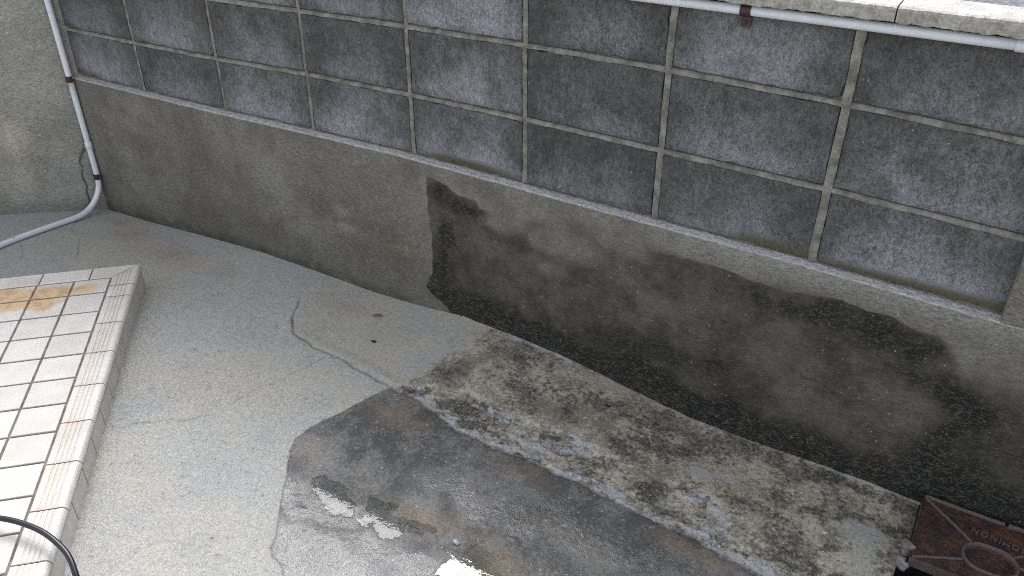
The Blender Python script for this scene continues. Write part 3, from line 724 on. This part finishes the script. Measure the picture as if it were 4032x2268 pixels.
# ------------------------------------------------------------------ tiled step
O = Vector((.6886, -.3853, 0)); d = Vector((.69233, -.72158, 0)); n_ = Vector((-.72158, -.69233, 0)); ZT = .080
step = empty('tiled_step', (O.x, O.y, 0)); tag(step, 'low step of cream speckled tiles with ribbed nosing and brown grout', 'step')
def W(a, b, z): return Vector((O.x + d.x * a + n_.x * b, O.y + d.y * a + n_.y * b, z))
AMAX, BMAX = 1.75, .90
vs = [W(a, b, z) for z in (-.05, ZT - .0045) for a, b in ((.012, .012), (AMAX, .012), (AMAX, BMAX), (.012, BMAX))]
under(mesh('mortar_bed', vs, box_vf(0, 1, 0, 1, 0, 1)[1], M['grout']), step)
def tile_attr(o, fn, fe=None):
    me = o.data
    for nm, fu in (('rust', fn), ('edge', fe)):
        if fu is None: continue
        at = me.attributes.new(nm, 'FLOAT', 'POINT'); at.data.foreach_set('value', [float(fu(v.co)) for v in me.vertices])
RST = [(.151, .365, .06, .07), (.146, .276, .05, .05), (.205, .30, .02, .04), (.225, .262, .045, .04), (.199, .185, .02, .03), (.14, .145, .04, .05), (.215, .385, .03, .05), (.12, .43, .05, .06), (.14, .22, .03, .04)]
def rustf(co):
    p = Vector((co.x - O.x, co.y - O.y, 0)); a = p.dot(d); b = p.dot(n_)
    s_ = sum(math.exp(-((a - u) / ru) ** 2 - ((b - v) / rv) ** 2) for u, v, ru, rv in RST)
    return min(1, s_ * .95)
rt = random.Random(9)
aj = [.0831] + [.1764 + .1158 * i for i in range(14)]
bj_ = [.0831 + .1158 * i for i in range(8)]
def patch(name, a0, a1, b0, b1, ztop, h, na, nb, mat, corner=.003):
    """tile with eased edges; a fine top so stains have resolution"""
    ua = [a0, a0 + corner * .35, a0 + corner] + list(np.linspace(a0 + corner, a1 - corner, na + 1)[1:-1]) + [a1 - corner, a1 - corner * .35, a1]
    ub = [b0, b0 + corner * .35, b0 + corner] + list(np.linspace(b0 + corner, b1 - corner, nb + 1)[1:-1]) + [b1 - corner, b1 - corner * .35, b1]
    la, lb = len(ua), len(ub); dz = lambda i, l: .0012 if i in (0, l - 1) else (.0003 if i in (1, l - 2) else 0)
    vs = [W(u, v, ztop - dz(i, la) - dz(j, lb)) for j, v in enumerate(ub) for i, u in enumerate(ua)]
    fs = [(j * la + i, (j + 1) * la + i, (j + 1) * la + i + 1, j * la + i + 1) for j in range(lb - 1) for i in range(la - 1)]
    ring = [i for i in range(la)] + [j * la + la - 1 for j in range(1, lb)] + [(lb - 1) * la + i for i in range(la - 2, -1, -1)] + [j * la for j in range(lb - 2, 0, -1)]
    base = len(vs); vs += [Vector((vs[r].x, vs[r].y, ztop - h)) for r in ring]; k = len(ring)
    fs += [(ring[i], ring[(i + 1) % k], base + (i + 1) % k, base + i) for i in range(k)]
    o = under(mesh(name, vs, fs, mat, None, smooth=False), step)
    return o
J = .0036
for i in range(len(aj) - 1):
    for j in range(len(bj_) - 1):
        o = patch('floor_tile', aj[i] + J, aj[i + 1] - J, bj_[j] + J, bj_[j + 1] - J, ZT + rt.uniform(-.0004, .0004), .006, 8, 8, M['tile'])
        kf = (1.0 if j < 4 else .5) if i == 0 else ((.15 if j == 0 else 1.0) if i == 1 else (.22 if i == 2 and j > 0 else .04))
        tile_attr(o, (lambda co, kf=kf: kf * rustf(co)), (lambda co, i=i, j=j: .18 if j == 0 and i > 2 else .06))
# ribbed nosing profile across its width b (0 at the outer edge)
prof = [(.0025, .058), (.0005, .062), (-.0002, .066), (.0006, .0705), (.003, .0752), (.0065, .0785), (.011, .0800)]
for gb in (.0245, .0365, .0485, .0605):
    prof += [(gb - .0032, .0800), (gb - .0016, .0786), (gb + .0016, .0786), (gb + .0032, .0800)]
prof += [(.0775, .0800), (.0800, .0790), (.0800, .0740)]
def nosing(a0, a1, side, m0=0.0, m1=0.0, na=14):
    vs = []; fs = []; k = len(prof)
    for i in range(na + 1):
        t = i / na; e = .0008 if i in (0, na) else 0
        for b, z in prof:
            lo = a0 + m0 * b; hi = a1 + m1 * b; a_ = lo + (hi - lo) * t
            vs.append(W(a_, b, z - e) if side == 0 else W(b, a_, z - e))
    for i in range(na):
        for q in range(k - 1):
            q4 = (i * k + q, i * k + q + 1, (i + 1) * k + q + 1, (i + 1) * k + q)
            fs.append(q4 if side == 1 else q4[::-1])
    fs.append(tuple(range(k)) if side == 0 else tuple(range(k))[::-1]); fs.append(tuple(range(na * k, na * k + k))[::-1] if side == 0 else tuple(range(na * k, na * k + k)))
    o = under(mesh('nosing_tile', vs, fs, M['tile']), step)
    ph = rt.random() * 6; st = rt.uniform(.15, .8)
    def fe(co):
        p = Vector((co.x - O.x, co.y - O.y, 0)); b = p.dot(n_) if side == 0 else p.dot(d); a_ = p.dot(d) if side == 0 else p.dot(n_)
        inner = max(0, min(1, (b - .02) / .06)) * (.35 + .65 * st)
        gr = .55 if co.z < .0796 and .02 < b < .07 else 0
        low = .75 if co.z < .064 else 0
        return min(1, inner * (.5 + .5 * math.sin(a_ * 21 + ph)) * .8 + gr + low)
    tile_attr(o, (lambda co: .5 * rustf(co) + .25 * fe(co)), fe)
G = .0022
rj_ = [.1365, .2094] + [.2094 + .1579 * i for i in range(1, 11)]
nosing(.0016, rj_[0] - G, 0, 1.0, 0)
for i in range(len(rj_) - 1): nosing(rj_[i] + G, rj_[i + 1] - G, 0)
lj = [.1544 + .1568 * i for i in range(6)]
nosing(.0016, lj[0] - G, 1, 1.0, 0)
for i in range(len(lj) - 1): nosing(lj[i] + G, lj[i + 1] - G, 1)
# riser tiles below the nosing
def riser(a0, a1, side):
    vs = []; b0, b1 = .0035, .014
    for b, ea in ((b0, .0012), (b0 + .0012, 0), (b1, 0)):
        for a_, z in ((a0 + ea, -.05), (a1 - ea, -.05), (a1 - ea, .0545 - ea), (a0 + ea, .0545 - ea)):
            vs.append(W(a_, b, z) if side == 0 else W(b, a_, z))
    fs = [(0, 1, 2, 3)] + [(l * 4 + (k + 1) % 4, l * 4 + k, (l + 1) * 4 + k, (l + 1) * 4 + (k + 1) % 4) for l in range(2) for k in range(4)]
    o = under(mesh('riser_tile', vs, fs, M['tile']), step)
    tile_attr(o, lambda co: .22, lambda co: .25 if co.z < 0 else .08)
ra = [.0045, .062] + [.062 + .1172 * i for i in range(1, 15)]
for i in range(len(ra) - 1): riser(ra[i] + .0036, ra[i + 1] - .0036, 0)
la_ = [.016, .09] + [.09 + .1172 * i for i in range(1, 7)]
for i in range(len(la_) - 1): riser(la_[i] + .0016, la_[i + 1] - .0016, 1)

# ------------------------------------------------------------------ hose
hp = smooth_path([(.80, -1.55, .0875), (1.05, -1.47, .0875), (1.26, -1.395, .092), (1.395, -1.345, .102), (1.427, -1.333, .110), (1.480, -1.318, .112), (1.540, -1.309, .112), (1.594, -1.309, .108), (1.645, -1.316, .100), (1.690, -1.334, .085), (1.725, -1.352, .062), (1.765, -1.40, .028), (1.80, -1.47, .006), (1.80, -1.60, .0035), (1.72, -1.75, .004)], 8)
ho = tube('hose', hp, .0064, M['hose'], None, 16); tag(ho, 'thin black rubber hose looping over the edge of the tiled step', 'hose')

# ------------------------------------------------------------------ drain
pit = empty('drain_pit', (3.35, -.3, -.05)); tag(pit, 'dark open concrete drain pit beside the rusty cover', 'drain')
x0, x1, y0, y1 = PIT; th = .03
for nm, (a0, a1, b0, b1) in dict(l=(x0 - th, x0, y0 - th, y1), r=(x1, x1 + th, y0 - th, y1), f=(x0, x1, y0 - th, y0), k=(x0, x1, y1, y1 + .006)).items():
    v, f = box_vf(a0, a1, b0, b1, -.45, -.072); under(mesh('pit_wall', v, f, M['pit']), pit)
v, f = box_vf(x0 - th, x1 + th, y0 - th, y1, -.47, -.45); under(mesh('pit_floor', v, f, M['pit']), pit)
# grey inner collar so that the floor edge has thickness
def collar(pts):
    vs = []; fs = []
    for i, (x, y) in enumerate(pts):
        vs += [(x, y, floor_z(x - .003, y)), (x, y, -.09)]
    for i in range(len(pts) - 1): fs.append((2 * i, 2 * i + 1, 2 * i + 3, 2 * i + 2))
    under(mesh('pit_collar', vs, fs, M['pit']), pit)
collar([(x0 + .0005, y) for y in np.linspace(y0, y1, 60)]); collar([(x, y0 + .0005) for x in np.linspace(x0, x1, 40)])
lid = empty('drain_cover', (3.35, -.15, -.03)); tag(lid, 'rusted cast iron drain cover with raised ribs and oval handle recess', 'drain cover')
lx0, lx1, ly0, ly1, lz0 = 3.190, 3.515, -.262, -.036, -.023
def worn_lit(o, v):
    at = o.data.attributes.new('worn_lit', 'FLOAT', 'POINT'); at.data.foreach_set('value', [float(v(c.co)) if callable(v) else v for c in o.data.vertices]); return under(o, lid)
gx = np.linspace(lx0, lx1, 110); gy = np.linspace(ly0, ly1, 80); GX, GY = np.meshgrid(gx, gy)
ocx, ocy, orx, ory = 3.353, -.176, .0575, .043
el = np.hypot(np.sign(GX - ocx) * np.maximum(np.abs(GX - ocx) - .014, 0) / (orx - .014), (GY - ocy) / ory)
GZ = lz0 + (fbm(GX, GY, 90, 3, 150) - .5) * .0022 - .008 * ss(1.0, .86, el)
plate = grid('plate', np.stack([GX, GY, GZ], -1), M['rust']); worn_lit(plate, .05)
v, f = box_vf(lx0, lx1, ly0, ly1, lz0 - .022, lz0 - .011); under(mesh('plate_body', v, f, M['rust']), lid)
for (p, q, zt) in (((lx0, ly0), (lx1, ly0), 0), ((lx0, ly0), (lx0, ly1), 0), ((lx1, ly0), (lx1, ly1), 0)):
    v, f = box_vf(min(p[0], q[0]) - .0015, max(p[0], q[0]) + .0015, min(p[1], q[1]) - .0015, max(p[1], q[1]) + .0015, lz0 - .024, lz0 + .0012)
    worn_lit(mesh('rim', v, f, M['rust']), .95 if p[1] == q[1] else .1)  # front rim paler: light on its edge put into the colour
def rib(pts, wd=.0036, hh=.0048, name='rib', wv=.9):
    P_ = [Vector((x, y, 0)) for x, y in pts]; vs = []; fs = []; rg = random.Random(len(pts))
    for i, p in enumerate(P_):
        t = (P_[min(i + 1, len(P_) - 1)] - P_[max(i - 1, 0)]).normalized(); s_ = Vector((-t.y, t.x, 0)); j = rg.uniform(-.0004, .0004)
        for o_, z in ((-wd, -.004), (-wd * .75, hh * .7), (-wd * .3, hh), (wd * .3, hh), (wd * .75, hh * .7), (wd, -.004)): vs.append((p.x + s_.x * (o_ + j), p.y + s_.y * (o_ + j), lz0 + z + j))
    for i in range(len(P_) - 1):
        for k in range(5): fs.append((i * 6 + k, (i + 1) * 6 + k, (i + 1) * 6 + k + 1, i * 6 + k + 1))
    worn_lit(mesh(name, vs, fs, M['rust'], None, smooth=True), wv)
def seg(p, q, n=14): return [(p[0] + (q[0] - p[0]) * i / n, p[1] + (q[1] - p[1]) * i / n) for i in range(n + 1)]
rib(seg((3.196, -.043), (3.311, -.138))); rib(seg((3.196, -.256), (3.298, -.204)))
rib(seg((3.51, -.043), (3.398, -.141))); rib(seg((3.51, -.256), (3.402, -.206))); rib(seg((3.412, -.168), (3.51, -.150)))
ring = []
for i in range(49):
    a = 2 * math.pi * i / 48; c0, s0 = math.cos(a), math.sin(a); ring.append((ocx + np.sign(c0) * .014 * min(1, abs(c0) * 4) + (orx - .014) * c0, ocy + ory * s0))
rib(ring, .0042, .0058, 'handle_ring')
rib(seg((3.193, -.0385), (3.372, -.0405), 20), .005, .0072, 'lip', .8); rib(seg((3.380, -.0405), (3.512, -.0385), 14), .005, .0085, 'lip', .8)
fc = bpy.data.curves.new('lettering', 'FONT'); fc.body = 'DOMINON'; fc.size = .0235; fc.extrude = .0026; fc.bevel_depth = .0005; fc.align_x = 'LEFT'; fc.space_character = 1.12
fo = bpy.data.objects.new('lettering_source', fc); sc.collection.objects.link(fo)
bpy.context.view_layer.update()
me = bpy.data.meshes.new_from_object(fo.evaluated_get(bpy.context.evaluated_depsgraph_get())); bpy.data.objects.remove(fo)
me.transform(Matrix.Translation((3.430, -.101, lz0 + .0012)) @ Matrix.Rotation(math.pi - .10, 4, 'Z'))
me.materials.clear(); me.materials.append(M['rust'])
worn_lit(link(bpy.data.objects.new('lettering', me)), .9)

# ------------------------------------------------------------------ broken lump and small litter
def rock(name, c, r, mat, label, cat, seed, sc_=(1, 1, .8), group=None):
    rg = np.random.RandomState(seed); nu, nv = 14, 9; vs = []; fs = []
    for j in range(nv):
        ph = math.pi * (j + .5) / nv
        for i in range(nu):
            a = 2 * math.pi * i / nu; dx, dy, dz = math.sin(ph) * math.cos(a), math.sin(ph) * math.sin(a), math.cos(ph)
            k = r * (.72 + .55 * float(vn(np.array([dx * 1.4 + seed]), np.array([dy * 1.4 + dz * 1.1]), 1.6, seed)[0]) + rg.uniform(-.02, .02))
            vs.append((c[0] + dx * k * sc_[0], c[1] + dy * k * sc_[1], c[2] + dz * k * sc_[2]))
    for j in range(nv - 1):
        for i in range(nu): i2 = (i + 1) % nu; fs.append((j * nu + i, (j + 1) * nu + i, (j + 1) * nu + i2, j * nu + i2))
    fs.append(tuple(range(nu))); fs.append(tuple(range((nv - 1) * nu, nv * nu))[::-1])
    o = mesh(name, vs, fs, mat); return tag(o, label, cat, group)
rock('concrete_lump', (3.186, -.228, -.034), .018, M['lump'], 'broken lump of grey concrete wedged at the drain cover corner', 'rubble', 3, (.9, 1.15, 1.0))
rock('concrete_lump', (3.181, -.262, -.050), .016, M['lump'], 'smaller concrete lump at the brink of the open pit', 'rubble', 6, (1, 1, 1.0))
rock('pale_stone', (2.277, -.78, floor_z(2.277, -.78) + .003), .0085, M['white_stone'], 'small pale stone at the edge of the lower puddle', 'stone', 8, (1.2, .8, .6))
rock('pale_stone', (3.005, -.262, floor_z(3.005, -.262) + .002), .006, M['white_stone'], 'tiny pale stone on the stained strip near the drain', 'stone', 10, (1.2, .8, .6))
rock('black_debris', (1.603, -.255, floor_z(1.603, -.255) + .002), .0065, M['dark'], 'black crumb of debris on the dry pale concrete', 'debris', 12, (1.4, .8, .5))
rock('black_debris', (2.36, -.133, floor_z(2.36, -.133) + .002), .006, M['dark'], 'black crumb on the stained strip by the footing', 'debris', 14, (1.1, .9, .6))
vs = []; fs = []
for i in range(9):
    t = i / 8; wd = .0055 * math.sin(math.pi * (.08 + .88 * t)); x_ = -.017 + .034 * t; zc = .002 + .004 * math.sin(2.6 * t)
    for k, s_ in enumerate((-1, 0, 1)): vs.append((x_, s_ * wd, zc + abs(s_) * .0025))
for i in range(8):
    for k in range(2): fs.append((i * 3 + k, (i + 1) * 3 + k, (i + 1) * 3 + k + 1, i * 3 + k + 1))
lo = mesh('dead_leaf', vs, fs, M['leaf'], None, smooth=True, loc=(1.525, -.138, floor_z(1.525, -.138) + .0008)); lo.rotation_euler.z = .35
sm = lo.modifiers.new('thickness', 'SOLIDIFY'); sm.thickness = .0006
tag(lo, 'small curled dry leaf lying on the pale washed concrete', 'leaf')

# ------------------------------------------------------------------ puddles
pl = []
for i, (pp, lab) in enumerate(((PUD[0] + [], 'largest puddle'), (PUD[1], 'b'), (PUD[2], 'c'), (PUD[3], 'd'), (PUD[4], 'e'))):
    A = np.array(pp); c0 = A.mean(0); big_ = c0 + (A - c0) * 1.0
    v2 = A - c0; v2 = v2 / np.linalg.norm(v2, axis=1, keepdims=True) * .016; B = A + v2
    zs = ZFLAT - .0006
    nB = len(B); vs = [(x, y, zs) for x, y in B] + [(c0[0], c0[1], zs)]
    po = mesh('puddle', vs, [(k, (k + 1) % nB, nB) for k in range(nB)], M['water'])
    tag(po, ['thin puddle reflecting the sky on the dark floor', 'narrow tongue of puddle water right of the main puddle', 'small sliver of puddle water above the main puddle', 'bright puddle at the bottom edge of the picture', 'broken patch of puddle water near the wash line'][i], kind='structure')
